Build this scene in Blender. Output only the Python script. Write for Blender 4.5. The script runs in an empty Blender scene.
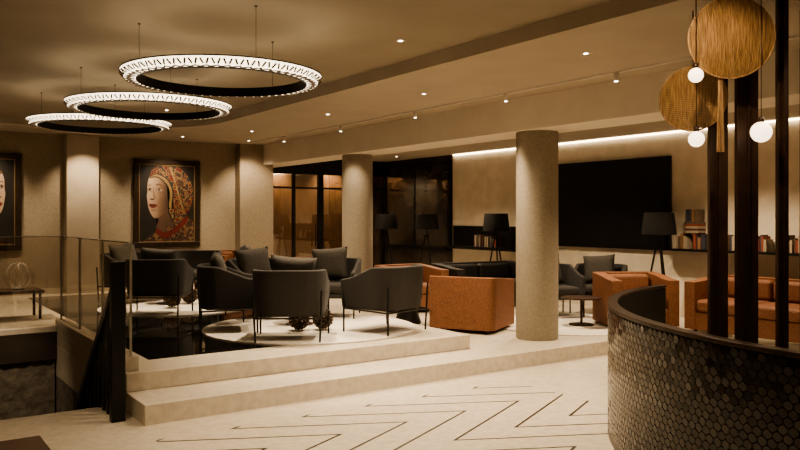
import bpy, bmesh, math, random
from mathutils import Vector, Matrix
random.seed(7)
C = bpy.context.scene.collection
pi = math.pi

# ---------------------------------------------------------------- materials
def nm(name):
    m = bpy.data.materials.new(name); m.use_nodes = True
    nt = m.node_tree; b = nt.nodes['Principled BSDF']
    return m, nt, b
def mat(name, c1, c2=None, scale=5, rough=.6, bump=0, metal=0, detail=6, bscale=None, lo=.35, hi=.65, stretch=None, coat=0, sheen=0, spec=None):
    m, nt, b = nm(name)
    b.inputs['Roughness'].default_value = rough
    b.inputs['Metallic'].default_value = metal
    b.inputs['Coat Weight'].default_value = coat
    b.inputs['Sheen Weight'].default_value = sheen
    if spec is not None: b.inputs['Specular IOR Level'].default_value = spec
    if c2 is None: c2 = tuple(v*.8 for v in c1)
    geo = nt.nodes.new('ShaderNodeTexCoord'); src = geo.outputs['Object']
    if stretch:
        mp = nt.nodes.new('ShaderNodeMapping'); mp.inputs['Scale'].default_value = stretch
        nt.links.new(src, mp.inputs['Vector']); src = mp.outputs['Vector']
    n = nt.nodes.new('ShaderNodeTexNoise'); n.inputs['Scale'].default_value = scale; n.inputs['Detail'].default_value = detail
    nt.links.new(src, n.inputs['Vector'])
    r = nt.nodes.new('ShaderNodeValToRGB')
    r.color_ramp.elements[0].position = lo; r.color_ramp.elements[1].position = hi
    r.color_ramp.elements[0].color = (*c2, 1); r.color_ramp.elements[1].color = (*c1, 1)
    nt.links.new(n.outputs['Fac'], r.inputs['Fac']); nt.links.new(r.outputs['Color'], b.inputs['Base Color'])
    if bump:
        n2 = nt.nodes.new('ShaderNodeTexNoise'); n2.inputs['Scale'].default_value = bscale or scale*3; n2.inputs['Detail'].default_value = 4
        nt.links.new(src, n2.inputs['Vector'])
        bp = nt.nodes.new('ShaderNodeBump'); bp.inputs['Strength'].default_value = bump; bp.inputs['Distance'].default_value = .02
        nt.links.new(n2.outputs['Fac'], bp.inputs['Height']); nt.links.new(bp.outputs['Normal'], b.inputs['Normal'])
    return m
def emis(name, col, s):
    m, nt, b = nm(name)
    b.inputs['Base Color'].default_value = (*col, 1)
    b.inputs['Emission Color'].default_value = (*col, 1); b.inputs['Emission Strength'].default_value = s
    return m
def island(name, cols, rough=.5, metal=0, coat=0):
    m, nt, b = nm(name)
    g = nt.nodes.new('ShaderNodeNewGeometry'); r = nt.nodes.new('ShaderNodeValToRGB'); r.color_ramp.interpolation = 'CONSTANT'
    el = r.color_ramp.elements
    while len(el) < len(cols): el.new(.5)
    for i, c in enumerate(cols): el[i].position = i/len(cols); el[i].color = (*c, 1)
    nt.links.new(g.outputs['Random Per Island'], r.inputs['Fac']); nt.links.new(r.outputs['Color'], b.inputs['Base Color'])
    b.inputs['Roughness'].default_value = rough; b.inputs['Metallic'].default_value = metal; b.inputs['Coat Weight'].default_value = coat
    return m
def glassm(name, tint=(.9,.9,.85), fac=.12):
    m = bpy.data.materials.new(name); m.use_nodes = True; nt = m.node_tree; nt.nodes.clear()
    o = nt.nodes.new('ShaderNodeOutputMaterial'); mx = nt.nodes.new('ShaderNodeMixShader')
    t = nt.nodes.new('ShaderNodeBsdfTransparent'); t.inputs['Color'].default_value = (*tint, 1)
    g = nt.nodes.new('ShaderNodeBsdfGlossy'); g.inputs['Roughness'].default_value = .03
    mx.inputs['Fac'].default_value = fac
    nt.links.new(t.outputs[0], mx.inputs[1]); nt.links.new(g.outputs[0], mx.inputs[2]); nt.links.new(mx.outputs[0], o.inputs[0])
    return m
def gradx(name, stops):
    """paint tone that changes across the canvas"""
    m, nt, b = nm(name); N=nt.nodes; L=nt.links
    tc=N.new('ShaderNodeTexCoord'); s=N.new('ShaderNodeSeparateXYZ'); L.new(tc.outputs['Object'],s.inputs[0])
    n=N.new('ShaderNodeTexNoise'); n.inputs['Scale'].default_value=9; L.new(tc.outputs['Object'],n.inputs['Vector'])
    a=N.new('ShaderNodeMath'); a.operation='ABSOLUTE'; L.new(s.outputs['X'],a.inputs[0])
    k=N.new('ShaderNodeMath'); k.operation='MULTIPLY_ADD'; k.inputs[1].default_value=.06; L.new(n.outputs['Fac'],k.inputs[0]); L.new(a.outputs[0],k.inputs[2])
    r=N.new('ShaderNodeValToRGB'); el=r.color_ramp.elements
    while len(el)<len(stops): el.new(.5)
    for i,(p,c) in enumerate(stops): el[i].position=p; el[i].color=(*c,1)
    L.new(k.outputs[0],r.inputs['Fac']); L.new(r.outputs[0],b.inputs['Base Color']); b.inputs['Roughness'].default_value=.5
    return m

M_ceil = mat('ceiling_plaster', (.33,.28,.21), (.305,.255,.19), 2, .9, .05)
M_soff = mat('soffit_plaster_cove_glow', (.45,.39,.30), (.42,.36,.28), 2, .9, .05)  # lighter than the tray ceiling: cove glow put into the plaster colour
M_fascia = mat('beam_plaster', (.72,.65,.54), (.68,.61,.50), 3, .85, .05)
M_wallp = mat('textured_wallcovering', (.39,.32,.23), (.28,.225,.155), 48, .85, .35, detail=12)
M_pil = mat('smooth_plaster', (.52,.44,.33), (.45,.375,.28), 3, .8, .08)
M_cream = mat('smooth_light_plaster', (.70,.62,.49), (.61,.535,.415), 4, .7, .1, detail=8)
M_stone = mat('travertine_floor', (.63,.56,.45), (.52,.455,.36), 14, .38, .05, detail=12)
M_blackfloor = mat('black_polished_marble', (.012,.010,.008), (.006,.005,.004), 4, .04, spec=.35)
M_col = mat('plastered_column', (.335,.29,.22), (.27,.23,.172), 45, .75, .15, detail=10)
M_rock = mat('rough_stone', (.20,.17,.13), (.11,.09,.07), 12, .95, .6, bscale=18)
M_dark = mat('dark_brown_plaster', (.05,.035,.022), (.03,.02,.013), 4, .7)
M_black = mat('black_metal', (.012,.011,.010), (.008,.007,.006), 10, .4, metal=.3)
M_grey = mat('charcoal_fabric', (.038,.033,.028), (.023,.020,.017), 90, .9, .25, bscale=200, sheen=.06)
M_pillow = mat('dark_cushion_fabric', (.068,.059,.048), (.042,.036,.030), 60, .9, .25, bscale=160)
M_orange = mat('rust_boucle', (.235,.098,.043), (.145,.057,.025), 55, .65, .3, bscale=120)
M_blkleather = mat('black_leather', (.014,.012,.011), (.008,.007,.006), 30, .5, .1)
M_rug = mat('ivory_rug', (.76,.70,.61), (.66,.60,.52), 40, .98, .4, bscale=160)
M_wire = mat('pale_wire', (.55,.48,.38), None, 10, .5)
M_wood = mat('walnut_panel', (.24,.14,.078), (.15,.085,.045), 5, .5, .1, stretch=(6,6,.5))
M_disc = mat('pale_wood_slats', (.46,.28,.125), (.20,.11,.045), 7, .5, .3, stretch=(14,14,1.2), bscale=12)
M_post = mat('bronze_post', (.060,.032,.019), (.036,.018,.011), 8, .4, metal=.25)
M_tv = mat('tv_glass', (.010,.010,.010), (.008,.008,.008), 3, .3, spec=.3)
M_shade = mat('black_lampshade', (.010,.009,.008), (.007,.006,.005), 40, .8)
M_bead = mat('bronze_beads', (.10,.055,.028), (.04,.022,.012), 20, .3, metal=.5)
M_tray = mat('bench_wood', (.09,.05,.028), (.05,.028,.016), 7, .4, stretch=(1,8,8))
M_glass = glassm('clear_glass', (.95,.93,.89), .13)
M_gdark = glassm('smoked_glass', (.85,.80,.72), .2)
M_ring = emis('crystal_glow', (1,.82,.57), 3.0)
M_bulb = emis('opal_bulb', (1,.80,.56), 2.4)
M_led = emis('led_strip', (1,.80,.54), 8)
M_spot = emis('downlight_lens', (1,.88,.70), 10)
M_white = mat('white_enamel', (.7,.66,.58), (.65,.6,.54), 5, .5)
M_edge = mat('glass_edge', (.38,.36,.30), None, 5, .3)
M_tile = island('glazed_scale_tile', [(.011,.006,.004),(.015,.009,.006),(.008,.005,.004),(.020,.012,.008),(.013,.008,.005)], .18, .1, .2)
M_grout = mat('tile_grout', (.006,.004,.003), (.004,.003,.002), 20, .7)
M_rim = mat('bronze_rim', (.055,.032,.020), (.035,.020,.013), 10, .3, metal=.5)
M_fin = mat('smoked_crystal_fin', (.08,.05,.028), (.05,.03,.016), 10, .3)
M_book = island('book_covers', [(.30,.24,.17),(.08,.04,.025),(.20,.05,.03),(.04,.04,.05),(.36,.29,.20),(.12,.08,.05),(.22,.12,.06)], .7)

def floor_mat():
    m, nt, b = nm('chevron_inlay_floor'); N = nt.nodes; L = nt.links
    tc = N.new('ShaderNodeTexCoord'); sx = N.new('ShaderNodeSeparateXYZ'); L.new(tc.outputs['Object'], sx.inputs[0])
    def mth(op, a, bb=None):
        n = N.new('ShaderNodeMath'); n.operation = op
        for i, v in enumerate((a, bb)):
            if v is None: continue
            if isinstance(v, (int, float)): n.inputs[i].default_value = v
            else: L.new(v, n.inputs[i])
        return n.outputs[0]
    X, Y = sx.outputs['X'], sx.outputs['Y']
    pp = mth('PINGPONG', mth('ADD', Y, 9.0+.20), .62)
    w = mth('MODULO', mth('ADD', mth('SUBTRACT', X, mth('MULTIPLY', pp, 2.0)), 20), .62)
    l1 = mth('LESS_THAN', w, .05)
    mk = mth('MULTIPLY', mth('LESS_THAN', Y, 5.72), mth('GREATER_THAN', X, 1.75))
    mk = mth('MULTIPLY', mk, mth('LESS_THAN', X, 5.35))
    fac = mth('MULTIPLY', l1, mk)
    n = N.new('ShaderNodeTexNoise'); n.inputs['Scale'].default_value = 16; n.inputs['Detail'].default_value = 12; L.new(tc.outputs['Object'], n.inputs['Vector'])
    r = N.new('ShaderNodeValToRGB'); r.color_ramp.elements[0].position = .35; r.color_ramp.elements[1].position = .65
    r.color_ramp.elements[0].color = (.50,.435,.34,1); r.color_ramp.elements[1].color = (.59,.52,.415,1)
    L.new(n.outputs['Fac'], r.inputs['Fac'])
    mx = N.new('ShaderNodeMixRGB'); mx.inputs['Color2'].default_value = (.03,.022,.016,1)
    L.new(fac, mx.inputs['Fac']); L.new(r.outputs['Color'], mx.inputs['Color1']); L.new(mx.outputs[0], b.inputs['Base Color'])
    b.inputs['Roughness'].default_value = .45; b.inputs['Specular IOR Level'].default_value = .35
    return m
M_floor = floor_mat()
def ornate(name, scale, cols):
    m, nt, b = nm(name); N = nt.nodes; L = nt.links
    tc = N.new('ShaderNodeTexCoord'); v = N.new('ShaderNodeTexVoronoi'); v.inputs['Scale'].default_value = scale
    L.new(tc.outputs['Object'], v.inputs['Vector'])
    r = N.new('ShaderNodeValToRGB'); r.color_ramp.interpolation = 'CONSTANT'; el = r.color_ramp.elements
    while len(el) < len(cols): el.new(.5)
    for i, c in enumerate(cols): el[i].position = i/len(cols)*.75; el[i].color = (*c, 1)
    L.new(v.outputs['Distance'], r.inputs['Fac']); L.new(r.outputs[0], b.inputs['Base Color']); b.inputs['Roughness'].default_value = .6
    return m
M_orn = ornate('painted_embroidery', 13, [(.32,.20,.08),(.03,.015,.012),(.17,.026,.018),(.12,.018,.013),(.25,.15,.06),(.03,.03,.03)])
M_orn2 = ornate('painted_brocade', 15, [(.26,.17,.075),(.02,.015,.012),(.09,.03,.02),(.02,.015,.012),(.20,.12,.055)])
M_skin = gradx('painted_skin', [(.05,(.09,.05,.032)),(.16,(.22,.13,.082)),(.27,(.44,.30,.21)),(.36,(.54,.39,.28))])
M_skin2 = mat('painted_skin_shade', (.13,.07,.045), (.09,.048,.03), 3, .6)
M_skin3 = mat('painted_skin_mid', (.32,.20,.13), (.27,.165,.105), 3, .6)
M_lip = mat('painted_lips', (.24,.055,.04), None, 3, .5)
M_eyew = mat('painted_eye_white', (.42,.35,.27), None, 3, .5)
M_bg = mat('painted_background', (.022,.016,.011), (.012,.009,.006), 3, .6)
M_frame = mat('dark_gilt_frame', (.05,.032,.018), (.03,.018,.01), 15, .4, metal=.4)
M_gold = mat('gold_leaf', (.34,.23,.105), None, 20, .4, metal=.2)
M_paintblk = mat('painted_dark', (.02,.012,.01), None, 5, .6)
M_paintred = mat('painted_red', (.16,.020,.014), None, 5, .6)

# ---------------------------------------------------------------- mesh helpers
def empty(name, loc, rot=0):
    e = bpy.data.objects.new(name, None); C.objects.link(e); e.location = loc; e.rotation_euler = (0,0,rot); e.empty_display_size = .2
    return e
def fin(name, bm, m, parent=None, smooth=False, bevel=0, seg=2, sub=0):
    bmesh.ops.recalc_face_normals(bm, faces=bm.faces)
    me = bpy.data.meshes.new(name); bm.to_mesh(me); bm.free()
    o = bpy.data.objects.new(name, me); C.objects.link(o)
    me.materials.append(m)
    if smooth:
        for p in me.polygons: p.use_smooth = True
    if bevel:
        md = o.modifiers.new('b', 'BEVEL'); md.width = bevel; md.segments = seg; md.limit_method = 'ANGLE'
        for p in me.polygons: p.use_smooth = True
        md.harden_normals = True
    if parent: o.parent = parent
    return o
def abox(bm, x0,x1,y0,y1,z0,z1, M=None):
    vs = [bm.verts.new(p) for p in [(x0,y0,z0),(x1,y0,z0),(x1,y1,z0),(x0,y1,z0),(x0,y0,z1),(x1,y0,z1),(x1,y1,z1),(x0,y1,z1)]]
    for f in [(0,3,2,1),(4,5,6,7),(0,1,5,4),(1,2,6,5),(2,3,7,6),(3,0,4,7)]: bm.faces.new([vs[i] for i in f])
    if M is not None:
        for v in vs: v.co = M @ v.co
def box(name, x0,x1,y0,y1,z0,z1, m, parent=None, bevel=0, seg=2):
    bm = bmesh.new(); abox(bm,x0,x1,y0,y1,z0,z1); return fin(name,bm,m,parent,bevel=bevel,seg=seg)
def arod(bm, p, q, r1, r2=None, n=10):
    p, q = Vector(p), Vector(q); r2 = r1 if r2 is None else r2
    d = q-p; M = Matrix.Translation((p+q)/2) @ d.to_track_quat('Z','Y').to_matrix().to_4x4()
    bmesh.ops.create_cone(bm, cap_ends=True, segments=n, radius1=r1, radius2=r2, depth=d.length, matrix=M)
def rod(name, p, q, r1, m, parent=None, r2=None, n=12):
    bm = bmesh.new(); arod(bm,p,q,r1,r2,n); o = fin(name,bm,m,parent,bevel=0)
    for f in o.data.polygons: f.use_smooth = len(f.vertices) == 4
    return o
def lathe(name, prof, m, parent=None, n=48, loc=(0,0,0)):
    bm = bmesh.new(); rings = []
    for r,z in prof:
        rings.append([bm.verts.new((r*math.cos(2*pi*i/n), r*math.sin(2*pi*i/n), z)) for i in range(n)])
    for a,b in zip(rings, rings[1:]):
        for i in range(n): bm.faces.new([a[i],a[(i+1)%n],b[(i+1)%n],b[i]])
    bm.faces.new(rings[0][::-1]); bm.faces.new(rings[-1])
    o = fin(name,bm,m,parent); o.location=loc
    for f in o.data.polygons: f.use_smooth = len(f.vertices) == 4
    md = o.modifiers.new('e','EDGE_SPLIT'); md.split_angle = math.radians(40)
    return o
def pillow(name, w, h, t, M, m, parent):
    bm = bmesh.new(); n=12; g={}
    for s in (1,-1):
        for i in range(n+1):
            for j in range(n+1):
                x=-1+2*i/n; y=-1+2*j/n
                if s==-1 and (i in (0,n) or j in (0,n)): g[s,i,j]=g[1,i,j]; continue
                th=((1-x**4)*(1-y**4))**.5
                px=x*(1-.07*(1-y*y)) ; py=y*(1-.07*(1-x*x))
                g[s,i,j]=bm.verts.new(M @ Vector((px*w/2, s*th*t/2, py*h/2)))
    for s in (1,-1):
        for i in range(n):
            for j in range(n):
                bm.faces.new([g[s,i,j],g[s,i+1,j],g[s,i+1,j+1],g[s,i,j+1]])
    return fin(name,bm,m,parent,smooth=True)
def ushell(name, w, d, r, th, z0, zb, za, m, parent, bev=.02, flare=0.0, n=10):
    path=[]
    hw=w/2
    path.append((-hw, d/2,-1,0)); path.append((-hw, d/4,-1,0)); path.append((-hw,0 if d/2-r>.05 else -.01,-1,0))
    for i in range(n+1):
        a=pi+ (pi/2)*i/n
        path.append((-hw+r+r*math.cos(a), -d/2+r+r*math.sin(a), math.cos(a), math.sin(a)))
    path.append((0,-d/2,0,-1))
    path += [(-x,y,-nx,ny) for x,y,nx,ny in path[:-1][::-1]]
    bm=bmesh.new(); rings=[]
    for x,y,nx,ny in path:
        k=min(1,max(0,(d/2-y)/d)); k=k*k*(3-2*k); k=min(1,k*1.25)
        zt=za+(zb-za)*k
        f=flare
        ring=[(x-nx*th,y-ny*th,z0),(x,y,z0),(x+nx*f*.8,y+ny*f*.8,(z0+zt)/2),(x+nx*f,y+ny*f,zt),(x-nx*(th-f),y-ny*(th-f),zt)]
        rings.append([bm.verts.new(p) for p in ring])
    for a,b in zip(rings,rings[1:]):
        for i in range(5): bm.faces.new([a[i],a[(i+1)%5],b[(i+1)%5],b[i]])
    bm.faces.new(rings[0]); bm.faces.new(rings[-1][::-1])
    return fin(name,bm,m,parent,bevel=bev,seg=3)
def chair(x,y,z,ang,cushion=True):
    e=empty('lounge_armchair',(x,y,z),ang)
    ushell('shell',.74,.70,.22,.055,.27,.76,.60,M_grey,e,.02,.03)
    box('seat_base',-.31,.31,-.28,.33,.26,.33,M_grey,e,.02)
    box('seat_cushion',-.31,.31,-.28,.35,.33,.45,M_grey,e,.045,4)
    bm=bmesh.new()
    for sx in (-1,1):
        arod(bm,(sx*.385,.30,0),(sx*.385,.30,.60),.011)
        arod(bm,(sx*.34,-.33,0),(sx*.36,-.35,.55),.011)
        arod(bm,(sx*.385,.30,.27),(sx*.34,-.33,.25),.010)
    arod(bm,(-.34,-.33,.25),(.34,-.33,.25),.010); arod(bm,(-.385,.30,.27),(.385,.30,.27),.010)
    fin('legs',bm,M_black,e)
    if cushion:
        M=Matrix.Translation((0.03,-.12,.68)) @ Matrix.Rotation(math.radians(14),4,'X') @ Matrix.Rotation(.08,4,'Y')
        pillow('cushion',.50,.46,.17,M,M_pillow,e)
    return e
def cube_chair(x,y,z,ang,m,name='boucle_armchair',w=.92):
    e=empty(name,(x,y,z),ang)
    ushell('shell',w,.86,.12,.15,.05,.72,.66,m,e,.045)
    box('seat_base',-w/2+.14,w/2-.14,-.30,.42,.05,.28,m,e,.02)
    k=1 if w<1.3 else 2
    for i in range(k):
        a=-w/2+.155+(w-.31)*i/k; b=-w/2+.155+(w-.31)*(i+1)/k
        box('seat_cushion',a+.004,b-.004,-.28,.43,.28,.44,m,e,.05,4)
        box('back_cushion',a+.01,b-.01,-.29,-.14,.44,.70,m,e,.05,4)
    bm=bmesh.new()
    for sx in (-1,1):
        for sy in (-1,1): arod(bm,(sx*(w/2-.1),sy*.33,0),(sx*(w/2-.1),sy*.33,.06),.025)
    fin('feet',bm,M_black,e)
    return e
def lamp(x,y,z=0):
    e=empty('tripod_floor_lamp',(x,y,z),random.random()*2)
    bm=bmesh.new()
    for k in range(3):
        a=2*pi*k/3+.4
        arod(bm,(.25*math.cos(a),.25*math.sin(a),0),(.03*math.cos(a),.03*math.sin(a),1.12),.011,.016)
    arod(bm,(0,0,1.08),(0,0,1.30),.014); arod(bm,(0,0,1.09),(0,0,1.14),.045)
    fin('tripod',bm,M_black,e)
    lathe('shade',[(.245,1.24),(.25,1.25),(.215,1.56),(.205,1.565)],M_shade,e)
    return e

# ---------------------------------------------------------------- room shell
LZ=-.165; PZ=.16; TZ=3.08
bm=bmesh.new()
abox(bm,-4,10,-3,6.15,LZ-.2,LZ)
abox(bm,-4,1.80,6.15,7.0,LZ-.2,LZ)
fin('floor',bm,M_floor)
bm=bmesh.new()
abox(bm,1.80,10,6.15,16,-.36,0)
abox(bm,-4,1.80,9.75,14.4,-.36,0)
fin('floor_lounge',bm,M_stone,bevel=.008)
bm=bmesh.new()
abox(bm,1.80,5.62,6.68,14.4,.0,PZ); abox(bm,-4,1.80,9.72,14.4,.0,PZ)
fin('floor_platform',bm,M_stone,bevel=.008)
box('floor_black_marble',2.15,5.05,7.22,13.9,PZ-.01,PZ+.003,M_blackfloor)
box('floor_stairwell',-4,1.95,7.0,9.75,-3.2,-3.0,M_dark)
bm=bmesh.new(); n=90; k=36; vs=[]
for i in range(n+1):
    row=[]
    for j in range(k+1):
        x=-4+5.78*i/n; z=-3+2.86*j/k
        row.append(bm.verts.new((x,9.63+random.uniform(-.008,.008),z)))
    vs.append(row)
for i in range(n):
    for j in range(k): bm.faces.new([vs[i][j],vs[i+1][j],vs[i+1][j+1],vs[i][j+1]])
fin('wall_rough_stone',bm,M_rock,smooth=True)
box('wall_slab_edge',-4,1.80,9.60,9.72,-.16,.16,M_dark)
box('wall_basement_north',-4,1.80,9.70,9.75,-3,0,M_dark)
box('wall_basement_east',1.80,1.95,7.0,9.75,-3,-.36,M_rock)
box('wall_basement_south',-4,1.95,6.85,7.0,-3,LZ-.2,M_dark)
box('trim_curb_1',1.80,1.93,6.75,9.72,PZ,PZ+.13,M_stone,bevel=.008)
box('trim_curb_2',-4,1.80,9.60,9.72,PZ,PZ+.07,M_stone,bevel=.008)
box('wall_back',-4,6.1,14.4,14.6,-.3,3.3,M_wallp)
box('trim_pilaster_1',2.82,3.36,14.22,14.42,PZ,2.95,M_pil,bevel=.01)
box('trim_pilaster_2',6.0,6.72,14.15,16.0,0,2.95,M_wallp,bevel=.01)
box('wall_right',10,10.2,-3,12.45,-.3,3.3,M_cream)
box('wall_right_far',10,10.2,12.45,16,-.3,3.3,M_dark)
box('wall_end',6.0,10.2,16,16.2,-.3,3.3,M_wood)
box('wall_left',-4.2,-4,-3,14.6,-3.2,3.3,M_pil)
box('wall_front',-4.2,10.2,-3.2,-3,-.4,3.3,M_pil)
box('baseboard_back',-4,6.0,14.36,14.4,PZ,PZ+.1,M_pil)
box('ceiling',-4.2,10.2,-3.2,16.2,TZ,TZ+.2,M_ceil)
cu=bpy.data.curves.new('sf','CURVE'); cu.dimensions='2D'; cu.fill_mode='BOTH'; cu.extrude=.07
def spl(pts):
    s=cu.splines.new('POLY'); s.points.add(len(pts)-1)
    for p,q in zip(s.points,pts): p.co=(q[0],q[1],0,1)
    s.use_cyclic_u=True
spl([(-4.2,-3.2),(7.1,-3.2),(7.1,16),(-4.2,16)])
def rrect(x0,x1,y0,y1,r,n=14):
    P=[]
    for cx,cy,a0 in ((x1-r,y1-r,0),(x0+r,y1-r,pi/2),(x0+r,y0+r,pi),(x1-r,y0+r,3*pi/2)):
        for i in range(n+1): a=a0+pi/2*i/n; P.append((cx+r*math.cos(a),cy+r*math.sin(a)))
    return P
spl(rrect(-2.6,4.45,-2.2,13.2,2.2))
co=bpy.data.objects.new('sf',cu); C.objects.link(co)
dg=bpy.context.evaluated_depsgraph_get(); me=bpy.data.meshes.new_from_object(co.evaluated_get(dg))
bpy.data.objects.remove(co)
so=bpy.data.objects.new('ceiling_soffit',me); C.objects.link(so); so.location=(0,0,3.02); me.materials.clear(); me.materials.append(M_soff)
box('ceiling_beam',6.50,7.10,-3,16,2.55,2.955,M_fascia,bevel=.006)
box('ceiling_lounge',7.1,10.2,-3,16,2.80,3.0,M_soff)
box('led_cove_strip',9.965,9.995,-2.5,12.4,2.775,2.797,M_led)

for (x,y) in ((6.80,6.80),(6.81,11.06)):
    lathe('concrete_column',[(.255,0),(.26,.015),(.26,2.53),(.255,2.55)],M_col,None,64,(x,y,0))

# ---------------------------------------------------------------- glazing
e=empty('glass_balustrade',(1.865,8.2,PZ))
for i in range(3): box('pane_%d'%i,-.01,.01,-1.42+.98*i,-1.42+.98*i+.96,.13,1.11,M_glass,e)
for i in range(3):
    a=-1.42+.98*i; b=a+.96
    bm=bmesh.new(); abox(bm,-.011,.011,a,b,1.11,1.118); abox(bm,-.011,.011,a-.003,a,.13,1.118); abox(bm,-.011,.011,b,b+.003,.13,1.118)
    fin('polished_edge_%d'%i,bm,M_edge,e)
e=empty('glass_balustrade',(-1,9.66,PZ))
for i in range(4):
    a=2.85-1.4*(i+1)+.02; b=2.85-1.4*i
    box('pane_%d'%i,a,b,-.01,.01,.07,1.11,M_glass,e)
    bm=bmesh.new(); abox(bm,a,b,-.011,.011,1.11,1.118); abox(bm,b,b+.003,-.011,.011,.07,1.118)
    fin('polished_edge_%d'%i,bm,M_edge,e)
e=empty('door_1',(8.3,15.03,0))
bm=bmesh.new()
T=Matrix.Translation((-8.3,-15.03,0))
for x in [6.76,7.05,7.62,8.25,8.32,9.1,9.95]: abox(bm,x-.03,x+.03,15.0,15.07,0,2.5,T)
abox(bm,6.73,9.98,15.0,15.07,2.44,2.50,T); abox(bm,6.73,9.98,15.0,15.07,0,.06,T); abox(bm,6.73,9.98,15.0,15.07,2.12,2.16,T)
arod(bm,(8.12-8.3,-.08,.85),(8.12-8.3,-.08,1.35),.015)
abox(bm,6.72,10,15.0,15.1,2.5,2.8,T)
fin('frame',bm,M_black,e)
box('glass',6.76-8.3,9.95-8.3,0,.01,.06,2.44,M_gdark,e)
e=empty('walnut_wall_panelling',(8.3,15.95,0))
for i in range(5): box('panel_%d'%i,-1.55+.66*i,-1.55+.66*i+.64,-.03,.04,.08,2.6,M_wood,e,.004)
e=empty('window_1',(9.98,13.75,0))
box('pane',-.01,.01,-1.2,1.2,.85,2.62,mat('glazing_painted_reflection',(.085,.072,.056),(.028,.024,.019),1.6,.05,.0,detail=12,lo=.35,hi=.75,spec=1.0),e)  # mottled stone tone paints the room's reflection into the pane colour
bm=bmesh.new()
abox(bm,-.04,.02,-1.27,-1.19,.78,2.68); abox(bm,-.04,.02,1.15,1.23,.78,2.68); abox(bm,-.04,.02,-1.25,1.2,.78,.86); abox(bm,-.04,.02,-1.25,1.2,2.61,2.68); abox(bm,-.03,.01,-.02,.02,.8,2.65)
fin('frame',bm,M_black,e)

# ---------------------------------------------------------------- TV & shelves
e=empty('wall_television',(9.96,8.33,1.71))
box('body',-.03,.04,-1.18,1.18,-.72,.72,M_black,e,.008)
box('screen',-.038,-.029,-1.15,1.15,-.69,.69,M_tv,e)
def books(bm,y0,y1,z,xd=-.03):
    y=y0
    while y<y1:
        t=random.uniform(.018,.045)
        if random.random()<.1: y+=.05; continue
        h=random.uniform(.15,.23); dp=random.uniform(.15,.19)
        abox(bm,xd-dp,xd,y,y+t-.002,z,z+h); y+=t
e=empty('wall_bookshelf',(10,5.2,1.0))
box('shelf',-.26,0,-2.0,1.78,0,.035,M_black,e)
bm=bmesh.new(); books(bm,-1.8,.2,.036); books(bm,.35,1.0,.036); books(bm,1.1,1.74,.036)
z=.27
for i in range(5): abox(bm,-.21,-.03,1.36,1.58,z,z+.03); z+=.032
for i in range(4): abox(bm,-.22,-.03,1.38+.05*i,1.415+.05*i,z,z+.18)
fin('books',bm,M_book,e)
e=empty('wall_console_shelf',(10,11.05,.86))
box('ledge',-.28,0,-1.3,1.35,0,.06,M_black,e)
box('back_panel',-.03,0,-1.3,1.35,.06,.46,M_tv,e)
bm=bmesh.new(); books(bm,-.15,.45,.061)
fin('books',bm,M_book,e)

lamp(9.62,7.1); lamp(9.5,10.55); lamp(9.55,12.75); lamp(9.3,13.9)

# ring chandeliers
for (x,y,R,zr) in ((2.39,5.98,.80,2.605),(2.45,8.16,.84,2.63),(2.43,10.18,.86,2.65)):
    e=empty('ring_chandelier',(x,y,zr))
    def ann(bm,prof,n=96):
        rs=[[bm.verts.new((r*math.cos(2*pi*i/n),r*math.sin(2*pi*i/n),z)) for i in range(n)] for r,z in prof]
        k=len(prof)
        for q in range(k):
            a,b=rs[q],rs[(q+1)%k]
            for i in range(n): bm.faces.new([a[i],a[(i+1)%n],b[(i+1)%n],b[i]])
    bm=bmesh.new(); ann(bm,[(R-.115,0),(R-.035,0),(R,.035),(R,.06),(R-.115,.06)]); fin('crystal_band',bm,M_ring,e)
    bm=bmesh.new(); ann(bm,[(R-.130,-.010),(R-.117,-.010),(R-.117,.07),(R-.130,.07)]); ann(bm,[(R+.003,.055),(R+.010,.055),(R+.010,.064),(R+.003,.064)])
    fin('metal_rims',bm,M_black,e)
    bm=bmesh.new()
    for i in range(120):
        a=2*pi*i/120
        M=Matrix.Rotation(a,4,'Z') @ Matrix.Translation((R-.065,0,.0)) @ Matrix.Rotation(.9 if i%2 else -.35,4,'Z')
        abox(bm,-.045,.035,-.006,.006,-.008,-.001,M)
        M=Matrix.Rotation(a,4,'Z') @ Matrix.Translation((R-.012,0,.022)) @ Matrix.Rotation(.5 if i%2 else -.5,4,'X') @ Matrix.Rotation(.75,4,'Y')
        abox(bm,-.004,.004,-.007,.007,-.024,.024,M)
    fin('crystal_fins',bm,M_fin,e)
    bm=bmesh.new()
    for k in range(3):
        a=2*pi*k/3+.5; c_,s_=(R-.12)*math.cos(a),(R-.12)*math.sin(a)
        arod(bm,(c_,s_,.05),(c_,s_,TZ-zr),.0018,n=6); arod(bm,(c_,s_,TZ-.008-zr),(c_,s_,TZ-zr),.012)
    fin('cables',bm,M_black,e)

# ---------------------------------------------------------------- lights
WARM=(1,.785,.54); G=1.5
def spotl(parent,loc,tgt,power,ang=70,blend=.7,col=WARM,size=.05):
    l=bpy.data.lights.new('spot','SPOT'); l.energy=power*G; l.spot_size=math.radians(ang); l.spot_blend=blend; l.color=col; l.shadow_soft_size=size
    o=bpy.data.objects.new('spot_beam',l); C.objects.link(o); o.location=loc
    o.rotation_euler=(Vector(tgt)-Vector(loc)).to_track_quat('-Z','Y').to_euler()
    if parent: o.parent=parent; o.location=Vector(loc)-parent.location
    return o
def down(x,y,z,power,ang=95,tgt=None):
    e=empty('recessed_downlight',(x,y,z))
    lathe('trim_ring',[(.04,-.005),(.04,.0),(.028,.0)],M_white,e,20)
    lathe('lens',[(.020,-.008),(.020,-.005)],M_spot,e,16)
    spotl(e,(x,y,z-.03),tgt or (x,y,0),power,ang)
for x,y,p in ((1.2,2.2,80),(3.4,4.2,130),(3.0,.6,60),(.6,4.9,90),(3.9,5.6,140)): down(x,y,TZ,p)
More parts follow.
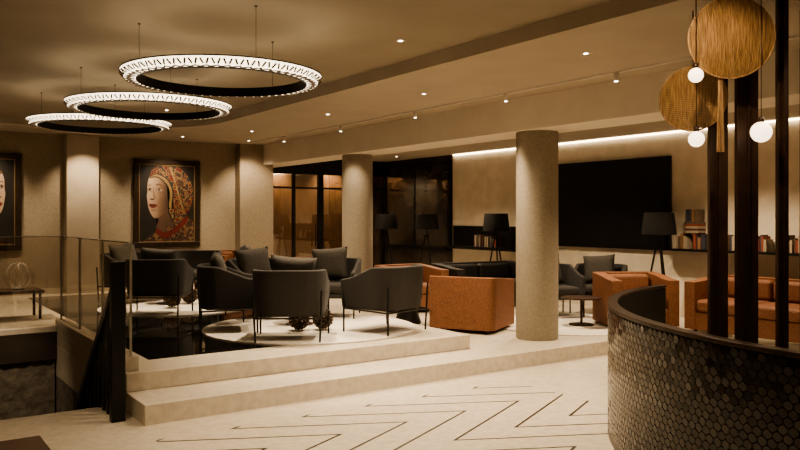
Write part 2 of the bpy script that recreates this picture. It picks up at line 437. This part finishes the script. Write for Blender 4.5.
for x,y,p in ((5.2,4.6,150),(5.35,7.2,160),(5.3,9.4,150),(5.3,12.0,130),(5.4,2.3,60)): down(x,y,2.95,p,130)
down(3.95,7.6,TZ,240,75); down(3.6,11.2,TZ,230,75)
down(4.63,13.5,2.95,72,80,(4.63,14.4,1.5)); down(1.5,13.5,2.95,65,80,(1.5,14.4,1.5)); down(3.1,13.6,2.95,70,80,(3.1,14.3,1.4)); down(5.9,13.5,2.95,75,90,(6.3,14.2,1.4))
down(8.3,8.0,2.8,170,120); down(8.6,5.7,2.8,180,120); down(8.3,11.0,2.8,160,120); down(7.9,13.6,2.8,100,125)
down(9.3,13.5,2.8,50,120,(9.5,13.6,.3))  # added fill, brightens the dark window pane
down(7.6,15.6,2.8,95,110,(7.6,16,1.2)); down(9.0,15.6,2.8,95,110,(9.0,16,1.2))
down(.4,8.1,TZ,260,50,(.5,9.6,-.7)); down(0.8,11.8,TZ,200,90)  # the first is an added fill aimed at the stairwell stone wall
down(3.75,2.65,TZ,50,70,(4.7,3.0,2.2))  # added fill that brightens the wooden pendant discs
e=empty('ceiling_track_light',(6.095,7.5,2.95))
box('rail',-.012,.012,-6,6.5,-.02,0,M_white,e)
for i,y in enumerate((3.6,5.0,6.6,8.4,10.4,12.4)):
    rod('head_%d'%i,(0,y-7.5,-.02),(0,y-7.5,-.10),.024,M_white,e)
    rod('lens_%d'%i,(0,y-7.5,-.10),(0,y-7.5,-.104),.019,M_spot,e)
for y,t,p in ((5.0,(4.9,5.4,LZ),60),(6.6,(6.7,7.8,.5),90),(8.4,(5,7.4,.3),90),(10.4,(6.8,11.06,1.3),50)):
    spotl(None,(6.095,y,2.82),t,p,55).name='track_spotlight'
e=empty('ceiling_track_light',(.065,6.5,TZ))
box('rail',-.015,.015,-2.5,2.5,-.02,0,M_white,e)
for i,y in enumerate((-1.5,-.1,1.5)):
    rod('head_%d'%i,(0,y,-.02),(0,y,-.12),.03,M_white,e)

# ---------------------------------------------------------------- portraits
def catmull(P,n=5):
    out=[]; N=len(P)
    for i in range(N):
        p0,p1,p2,p3=[Vector(P[(i+j-1)%N]) for j in range(4)]
        for k in range(n):
            t=k/n; out.append(.5*((2*p1)+(-p0+p2)*t+(2*p0-5*p1+4*p2-p3)*t*t+(-p0+3*p1-3*p2+p3)*t**3))
    return out
def portrait(x0,z0,mir,Y=14.4):
    W,H=1.26,1.65
    e=empty('framed_portrait',(x0+W/2,Y,z0+H/2))
    bm=bmesh.new(); t=.10
    abox(bm,-W/2,W/2,-.06,0,H/2-t,H/2); abox(bm,-W/2,W/2,-.06,0,-H/2,-H/2+t)
    abox(bm,-W/2,-W/2+t,-.06,0,-H/2+t,H/2-t); abox(bm,W/2-t,W/2,-.06,0,-H/2+t,H/2-t)
    fin('frame',bm,M_frame,e,bevel=.012)
    bm=bmesh.new(); s=W/2-t; q=H/2-t; g=.012
    abox(bm,-s,s,-.045,-.02,q-g,q); abox(bm,-s,s,-.045,-.02,-q,-q+g); abox(bm,-s,-s+g,-.045,-.02,-q,q); abox(bm,s-g,s,-.045,-.02,-q,q)
    fin('gilt_slip',bm,M_gold,e)
    box('canvas',-s,s,-.02,-.01,-q,q,M_bg,e)
    def shape(nm_,P,m,lay,sm=True):
        pts=[((u-134)/66*W-W/2,(247-v)/87*H-H/2) for u,v in P]
        if mir: pts=[(-a,b) for a,b in pts]
        if sm: pts=[tuple(v) for v in catmull(pts)]
        pts=[(max(-s+g,min(s-g,a)),max(-q+g,min(q-g,b))) for a,b in pts]
        y=-.021-.0012*lay
        bm=bmesh.new(); vs=[bm.verts.new((a,y,b)) for a,b in pts]; f=bm.faces.new(vs); bmesh.ops.triangulate(bm,faces=[f])
        fin(nm_,bm,m,e)
    shape('garment',[(143,247),(150,236),(160,230),(172,224),(184,217),(194,222),(196,247)],M_orn2,1)
    shape('neck',[(157,211),(168,204),(174,222),(170,230),(160,233),(156,227),(158,220)],M_skin2,2)
    shape('face',[(154,173),(149,179),(147.6,186),(147.8,190),(146.9,196),(147.6,202),(148.6,208),(151,214),(154.5,218),(160,216.5),(166,210),(170,199),(170.5,185),(164,175)],M_skin,3)
    shape('brow_far',[(147.9,186.5),(149.5,185.0),(151.6,185.6),(149.6,186.0)],M_skin2,5)
    shape('brow_near',[(155.0,185.8),(158.5,183.8),(163.6,186.2),(158.6,185.2)],M_skin2,5)
    for (a,b,w_) in ((150.0,190.0,1.7),(159.2,190.2,2.9)):
        shape('eye_socket',[(a-w_*1.25,b),(a,b-2.3),(a+w_*1.3,b),(a,b+1.8)],M_skin3,4)
        shape('eye_white',[(a-w_,b),(a,b-1.1),(a+w_,b),(a,b+1.0)],M_eyew,5)
        shape('iris',[(a-.3-.9,b),(a-.3,b-1.0),(a-.3+.9,b),(a-.3,b+.9)],M_paintblk,6)
        shape('lash',[(a-w_*1.1,b-.1),(a,b-1.6),(a+w_*1.15,b-.1),(a,b-1.0)],M_paintblk,6)
    shape('nose_shade',[(153.2,187),(154.2,192),(155.6,197.5),(154.6,199.6),(152.6,200.0),(153.4,197.4),(152.8,192)],M_skin3,4)
    shape('nostrils',[(149.6,199.2),(151.4,198.6),(154.4,199.4),(152,200.4)],M_skin2,5)
    shape('lips',[(148.9,205.0),(150.6,203.7),(152.0,204.2),(153.6,203.8),(157.4,205.3),(154.5,207.8),(151.4,208.0)],M_lip,5)
    shape('lip_line',[(149.2,205.3),(152,205.1),(157,205.4),(152,205.9)],M_paintblk,6)
    shape('chin_shade',[(150.6,210),(153.4,209.4),(156.6,210.2),(153.4,211.0)],M_skin3,4)
    shape('headdress',[(150,177.5),(153,169.5),(164,165),(178,167),(188,176),(193,190),(191,206),(185,217),(177,224),(172,217),(169.5,205),(170,192),(166,182),(158,176.5)],M_orn,7)
    shape('headband_edge',[(149.5,178.5),(157,173.8),(168,179.5),(173.5,192),(172.6,205),(175,218),(171,219),(167.5,206),(168.4,193),(164.4,183),(157,178)],M_paintblk,8)
    shape('headband',[(150,177.8),(157,174.8),(167,180.2),(172,192),(171.4,205),(173.4,217),(171.6,218),(168.6,206),(169.6,193),(165.4,182.6),(157,177)],M_gold,9)
    shape('headdress_crown',[(174,169.5),(181,173),(189,184),(188,200),(184,206),(180.5,192),(177,180)],M_orn2,8)
    shape('crown_edge',[(171,168),(175,180),(178.5,193),(183,208),(181.6,208),(177,193),(173.6,180),(169,168)],M_gold,9)
    def disc(cx_,cy_,r,m,l): shape('rosette',[(cx_+r*math.cos(k*pi/3),cy_+r*math.sin(k*pi/3)) for k in range(6)],m,l)
    for cx_,cy_ in ((160,170.5),(167,174),(174.5,185),(177,198),(178,211),(184,180),(186,193),(186,204),(160,240),(173,236),(185,232),(168,229),(180,243)):
        disc(cx_,cy_,2.4,M_paintblk,9); disc(cx_,cy_,1.8,M_gold,10); disc(cx_,cy_,1.1,M_paintred,11)
    disc(171,211,3.4,M_paintblk,10); disc(171,211,2.6,M_gold,11); disc(171,211,1.4,M_paintred,12)
    shape('collar',[(157,228),(165,232),(176,226),(186,216),(188,220),(178,231),(166,238),(156,233)],M_paintred,3)
portrait(4.0,.93,False); portrait(.87,.93,True)

# ---------------------------------------------------------------- rugs
def rug(x,y,z,R):
    lathe('round_rug',[(R,0),(R,.012),(R-.02,.016)],M_rug,None,96,(x,y,z))
rug(4.38,8.2,PZ+.003,1.27); rug(3.75,11.2,PZ+.003,1.1)
rug(8.1,7.45,0,1.15)
RZ=PZ+.019
def face(x,y,tx,ty): return math.atan2(ty-y,tx-x)-pi/2
for x,y,tx,ty,c in ((3.80,7.55,4.3,8.3,True),(4.95,7.42,4.7,8.3,False),(3.50,8.55,4.4,8.2,True),(5.08,8.95,4.3,8.1,True),(4.25,9.35,4.3,8.2,True),
                    (3.25,10.45,3.8,11.3,True),(4.45,10.7,3.7,11.2,True),(4.4,12.2,3.8,11.2,False),(3.35,12.15,3.8,11.2,True)):
    chair(x,y,RZ,face(x,y,tx,ty),c)
chair(8.45,8.15,.017,face(8.45,8.15,8.1,7.3),True); chair(9.3,7.95,0.001,face(9.3,7.9,8.2,7.3),True)
cube_chair(6.62,7.85,0,math.radians(-62),M_orange)
cube_chair(7.15,10.0,0,math.radians(180),M_orange)
cube_chair(8.55,9.8,0,math.radians(176),M_blkleather,'black_leather_sofa',1.7)
cube_chair(8.62,6.78,0,math.radians(150),M_orange)
cube_chair(9.15,5.2,0,math.radians(90),M_orange,'boucle_sofa',1.7)
cube_chair(5.35,13.2,PZ,math.radians(200),M_orange)
cube_chair(6.75,12.9,0,math.radians(170),M_orange)
lathe('drum_side_table',[(.17,0),(.19,.02),(.13,.2),(.17,.36),(.21,.38),(.21,.40)],M_black,None,40,(6.22,8.75,0))
def bead(x,y,z):
    bm=bmesh.new(); R=.105
    for i in range(70):
        t=(i+.5)/70; ph=math.acos(1-2*t); th=pi*(1+5**.5)*i
        p=Vector((R*math.cos(th)*math.sin(ph),R*math.sin(th)*math.sin(ph),R*math.cos(ph)*.95+R+.024))
        bmesh.ops.create_icosphere(bm,subdivisions=1,radius=.024,matrix=Matrix.Translation(p))
    bmesh.ops.create_icosphere(bm,subdivisions=2,radius=.095,matrix=Matrix.Translation((0,0,R+.024)))
    o=fin('beaded_accent_stool',bm,M_bead,None,smooth=True); o.location=(x,y,z)
bead(4.10,7.95,RZ); bead(4.36,7.85,RZ); bead(3.62,11.0,RZ); bead(4.0,11.35,RZ)
def ctable(x,y,z,h=.40,r=.28):
    lathe('round_side_table',[(.17,0),(.17,.012),(.018,.02),(.018,h-.02),(r-.01,h-.018),(r,h-.01),(r,h)],M_post,None,40,(x,y,z))
ctable(4.35,8.42,RZ); ctable(3.75,11.6,RZ)
ctable(8.05,7.2,.017,.38)

e=empty('low_console_table',(1.45,11.2,PZ))
box('top',-.75,.45,-.28,.28,.34,.38,M_tray,e,.005)
bm=bmesh.new()
for a in (-.7,.4):
    for b in (-.23,.23): arod(bm,(a,b,0),(a,b,.34),.018)
fin('legs',bm,M_black,e)
e=empty('wire_sphere_sculpture',(1.62,11.15,PZ+.38))
bm=bmesh.new(); R_=.17
for k in range(11):
    Q=Matrix.Translation((0,0,R_+.015)) @ Matrix.Rotation(pi*k/11,4,'Z') @ Matrix.Rotation(random.uniform(-.3,.3),4,'X')
    for i in range(28):
        a,b=2*pi*i/28,2*pi*(i+1)/28
        arod(bm,Q@Vector((R_*math.cos(a),0,R_*math.sin(a))),Q@Vector((R_*math.cos(b),0,R_*math.sin(b))),.0035,n=5)
fin('wire_hoops',bm,M_wire,e)
lathe('base_disc',[(.07,0),(.07,.012),(.06,.016)],M_black,e,24)

# ---------------------------------------------------------------- stair railing
e=empty('stair_railing',(1.66,6.42,LZ))
box('newel_post',-.055,.055,-.04,.04,0,1.30,M_black,e,.006)
bm=bmesh.new()
def beam(p,q,w,h):
    p,q=Vector(p),Vector(q)
    vs=[]
    for c in (p,q):
        for dx,dz in ((-w,-h),(w,-h),(w,h),(-w,h)): vs.append(bm.verts.new(c+Vector((dx,0,dz))))
    for f in ((0,1,2,3),(7,6,5,4),(0,4,5,1),(1,5,6,2),(2,6,7,3),(3,7,4,0)): bm.faces.new([vs[i] for i in f])
beam((0,.03,1.12),(0,2.6,-1.3),.03,.045)
beam((0,.62,-.35),(0,2.6,-2.1),.03,.10)
for i in range(17):
    y=.14+i*.145; zt=1.12-(y-.03)*(2.42/2.57); zb=zt-.95
    if y<.6: zb=max(zb,0)
    abox(bm,-.012,.012,y-.02,y+.02,zb,zt)
fin('rail',bm,M_black,e)
e=empty('staircase',(0,7.02,LZ))
bm=bmesh.new()
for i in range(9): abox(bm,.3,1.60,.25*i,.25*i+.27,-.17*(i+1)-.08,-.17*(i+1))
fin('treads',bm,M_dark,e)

e=empty('wooden_bench',(.52,4.70,LZ))
box('top',-1.5,.28,-.45,.05,.36,.42,M_tray,e,.006)
bm=bmesh.new()
for a in (-1.4,.18):
    for b in (-.38,-.02): abox(bm,a-.03,a+.03,b-.03,b+.03,0,.36)
fin('legs',bm,M_black,e)

# ---------------------------------------------------------------- curved tiled counter
cx,cy,R=6.69,1.69,3.0; ZT=.84
e=empty('curved_tiled_counter',(cx,cy,LZ))
H=ZT-LZ
def arcwall(name,r0,r1,z0,z1,a0,a1,m,n=90,bevel=0):
    bm=bmesh.new(); rs=[]
    for i in range(n+1):
        a=math.radians(a0+(a1-a0)*i/n); c,s=math.cos(a),math.sin(a)
        rs.append([bm.verts.new((r*c,r*s,z)) for r,z in ((r0,z0),(r1,z0),(r1,z1),(r0,z1))])
    for a,b in zip(rs,rs[1:]):
        for k in range(4): bm.faces.new([a[k],a[(k+1)%4],b[(k+1)%4],b[k]])
    bm.faces.new(rs[0][::-1]); bm.faces.new(rs[-1])
    return fin(name,bm,m,e,bevel=bevel)
arcwall('core',R-.07,R-.006,0,H-.03,97,212,M_grout)
arcwall('top_rim',R-.075,R+.008,H-.025,H,96.8,212.2,M_rim,bevel=.005)
arcwall('plinth',R-.012,R+.002,0,.05,97,212,M_rim)
bm=bmesh.new(); tw=.058; th=.042; rows=int((H-.08)/th)
a0,a1=97.3,211.7; ncol=int(math.radians(a1-a0)*R/tw)
sh=[(0,-1),(.5,-.75),(1,-.38),(1,.38),(.5,.75),(0,1),(-.5,.75),(-1,.38),(-1,-.38),(-.5,-.75)]
for r in range(rows+1):
    for c in range(ncol):
        s=(c+(.5 if r%2 else 0)+.5)*tw; zc=.065+r*th
        if zc+.025>H-.02: continue
        tx=random.uniform(-.06,.06); ty=random.uniform(-.05,.05)
        hx,hz=tw*.496,th*.72
        def P(px,pz,out):
            a=math.radians(a0)+(s+px)/R; rr=R+out; return (rr*math.cos(a),rr*math.sin(a),max(.05,min(H-.025,zc+pz)))
        edge=[bm.verts.new(P(sx*hx,sz*hz,-.004+tx*sx*hx+ty*sz*hz)) for sx,sz in sh]
        inn=[bm.verts.new(P(sx*hx*.84,sz*hz*.84,.0005+tx*sx*hx*.8+ty*sz*hz*.8)) for sx,sz in sh]
        N=len(sh)
        for k in range(N): bm.faces.new([edge[k],edge[(k+1)%N],inn[(k+1)%N],inn[k]])
        bm.faces.new(inn)
fin('scale_tiles',bm,M_tile,e)

# ---------------------------------------------------------------- bronze posts & pendant discs
def post(x,y,w,t):
    e=empty('bronze_light_post',(x,y,LZ),math.radians(-35))
    box('blade',-w/2,w/2,-t/2,t/2,0,2.95-LZ,M_post,e,.006)
    box('rib',-.008,.008,-t/2-.018,-t/2,0,2.95-LZ,M_post,e)
    box('foot',-w/2-.04,w/2+.04,-t/2-.05,t/2+.05,0,.02,M_post,e)
post(4.93,3.15,.13,.05); post(4.905,2.92,.145,.05); post(5.008,2.729,.07,.05); post(5.35,2.75,.06,.05)
def discpend(x,y,z,R,yaw,ztop=2.95,stripes=26,tassel=0,horiz=False):
    e=empty('wooden_disc_pendant',(x,y,z),yaw)
    bm=bmesh.new()
    for i in range(stripes):
        a=-R+2*R*i/stripes; b=a+2*R/stripes-.002
        m=(a+b)/2; h=math.sqrt(max(R*R-m*m,.0004))
        n=8
        f=[];g=[]
        for k in range(n+1):
            zz=-h+2*h*k/n; bul=.03*(1-(m*m+zz*zz)/(R*R))
            f.append((bm.verts.new((a,-bul-.006,zz)),bm.verts.new((b,-bul-.001,zz)))); g.append((bm.verts.new((a,-bul+.006,zz)),bm.verts.new((b,-bul+.006,zz))))
        for k in range(n):
            bm.faces.new([f[k][0],f[k][1],f[k+1][1],f[k+1][0]]); bm.faces.new([g[k][0],g[k+1][0],g[k+1][1],g[k][1]])
            bm.faces.new([f[k][0],f[k+1][0],g[k+1][0],g[k][0]]); bm.faces.new([f[k][1],g[k][1],g[k+1][1],f[k+1][1]])
        bm.faces.new([f[0][0],g[0][0],g[0][1],f[0][1]]); bm.faces.new([f[n][0],f[n][1],g[n][1],g[n][0]])
    if horiz: bmesh.ops.rotate(bm,verts=bm.verts,cent=(0,0,0),matrix=Matrix.Rotation(pi/2,3,'Y'))
    fin('slatted_disc',bm,M_disc,e)
    bm=bmesh.new(); N=48
    for i in range(N):
        a,b=2*pi*i/N,2*pi*(i+1)/N; arod(bm,(R*math.cos(a),0,R*math.sin(a)),(R*math.cos(b),0,R*math.sin(b)),.006,n=6)
    fin('hoop',bm,M_disc,e)
    rod('cord',(0,.01,R-.02),(0,.01,ztop-z),.004,M_post,e,n=6)
    if tassel:
        bm=bmesh.new()
        for i in range(16):
            a=2*pi*i/16; arod(bm,(.01*math.cos(a)-.06,.01*math.sin(a)+.03,-R*.6),(.022*math.cos(a)-.06,.022*math.sin(a)+.03,-R-tassel),.003,n=5)
        fin('tassel',bm,M_disc,e)
discpend(4.637,2.866,2.675,.265,math.radians(-48),2.95,44,.48)
discpend(4.74,3.22,2.33,.225,math.radians(-64),2.95,34,0,True)
def bulb(x,y,z,r,zt=2.95):
    e=empty('globe_pendant',(x,y,z))
    bm=bmesh.new(); bmesh.ops.create_uvsphere(bm,u_segments=32,v_segments=20,radius=r); fin('globe',bm,M_bulb,e,smooth=True)
    rod('cap',(0,0,r-.008),(0,0,r+.03),.018,M_post,e); rod('cord',(0,0,r+.02),(0,0,zt-z),.003,M_post,e,n=6)
bulb(4.45,3.00,2.43,.048); bulb(4.53,3.05,2.02,.052); bulb(4.74,2.72,2.05,.066)

# ---------------------------------------------------------------- world, camera
w=bpy.data.worlds.new('world'); bpy.context.scene.world=w; w.use_nodes=True
w.node_tree.nodes['Background'].inputs[0].default_value=(.5,.35,.2,1); w.node_tree.nodes['Background'].inputs[1].default_value=.05
cam=bpy.data.cameras.new('camera'); cam.sensor_width=36; cam.lens=36*763/800; cam.shift_y=-8/800; cam.clip_start=.05
co=bpy.data.objects.new('camera',cam); C.objects.link(co); co.location=(0,0,1.5)
co.rotation_euler=Vector((.571,.821,0)).to_track_quat('-Z','Y').to_euler()
bpy.context.scene.camera=co
vs=bpy.context.scene.view_settings
vs.view_transform='AgX'
try: vs.look='AgX - Medium High Contrast'
except Exception as ex: print(ex)
vs.exposure=.25
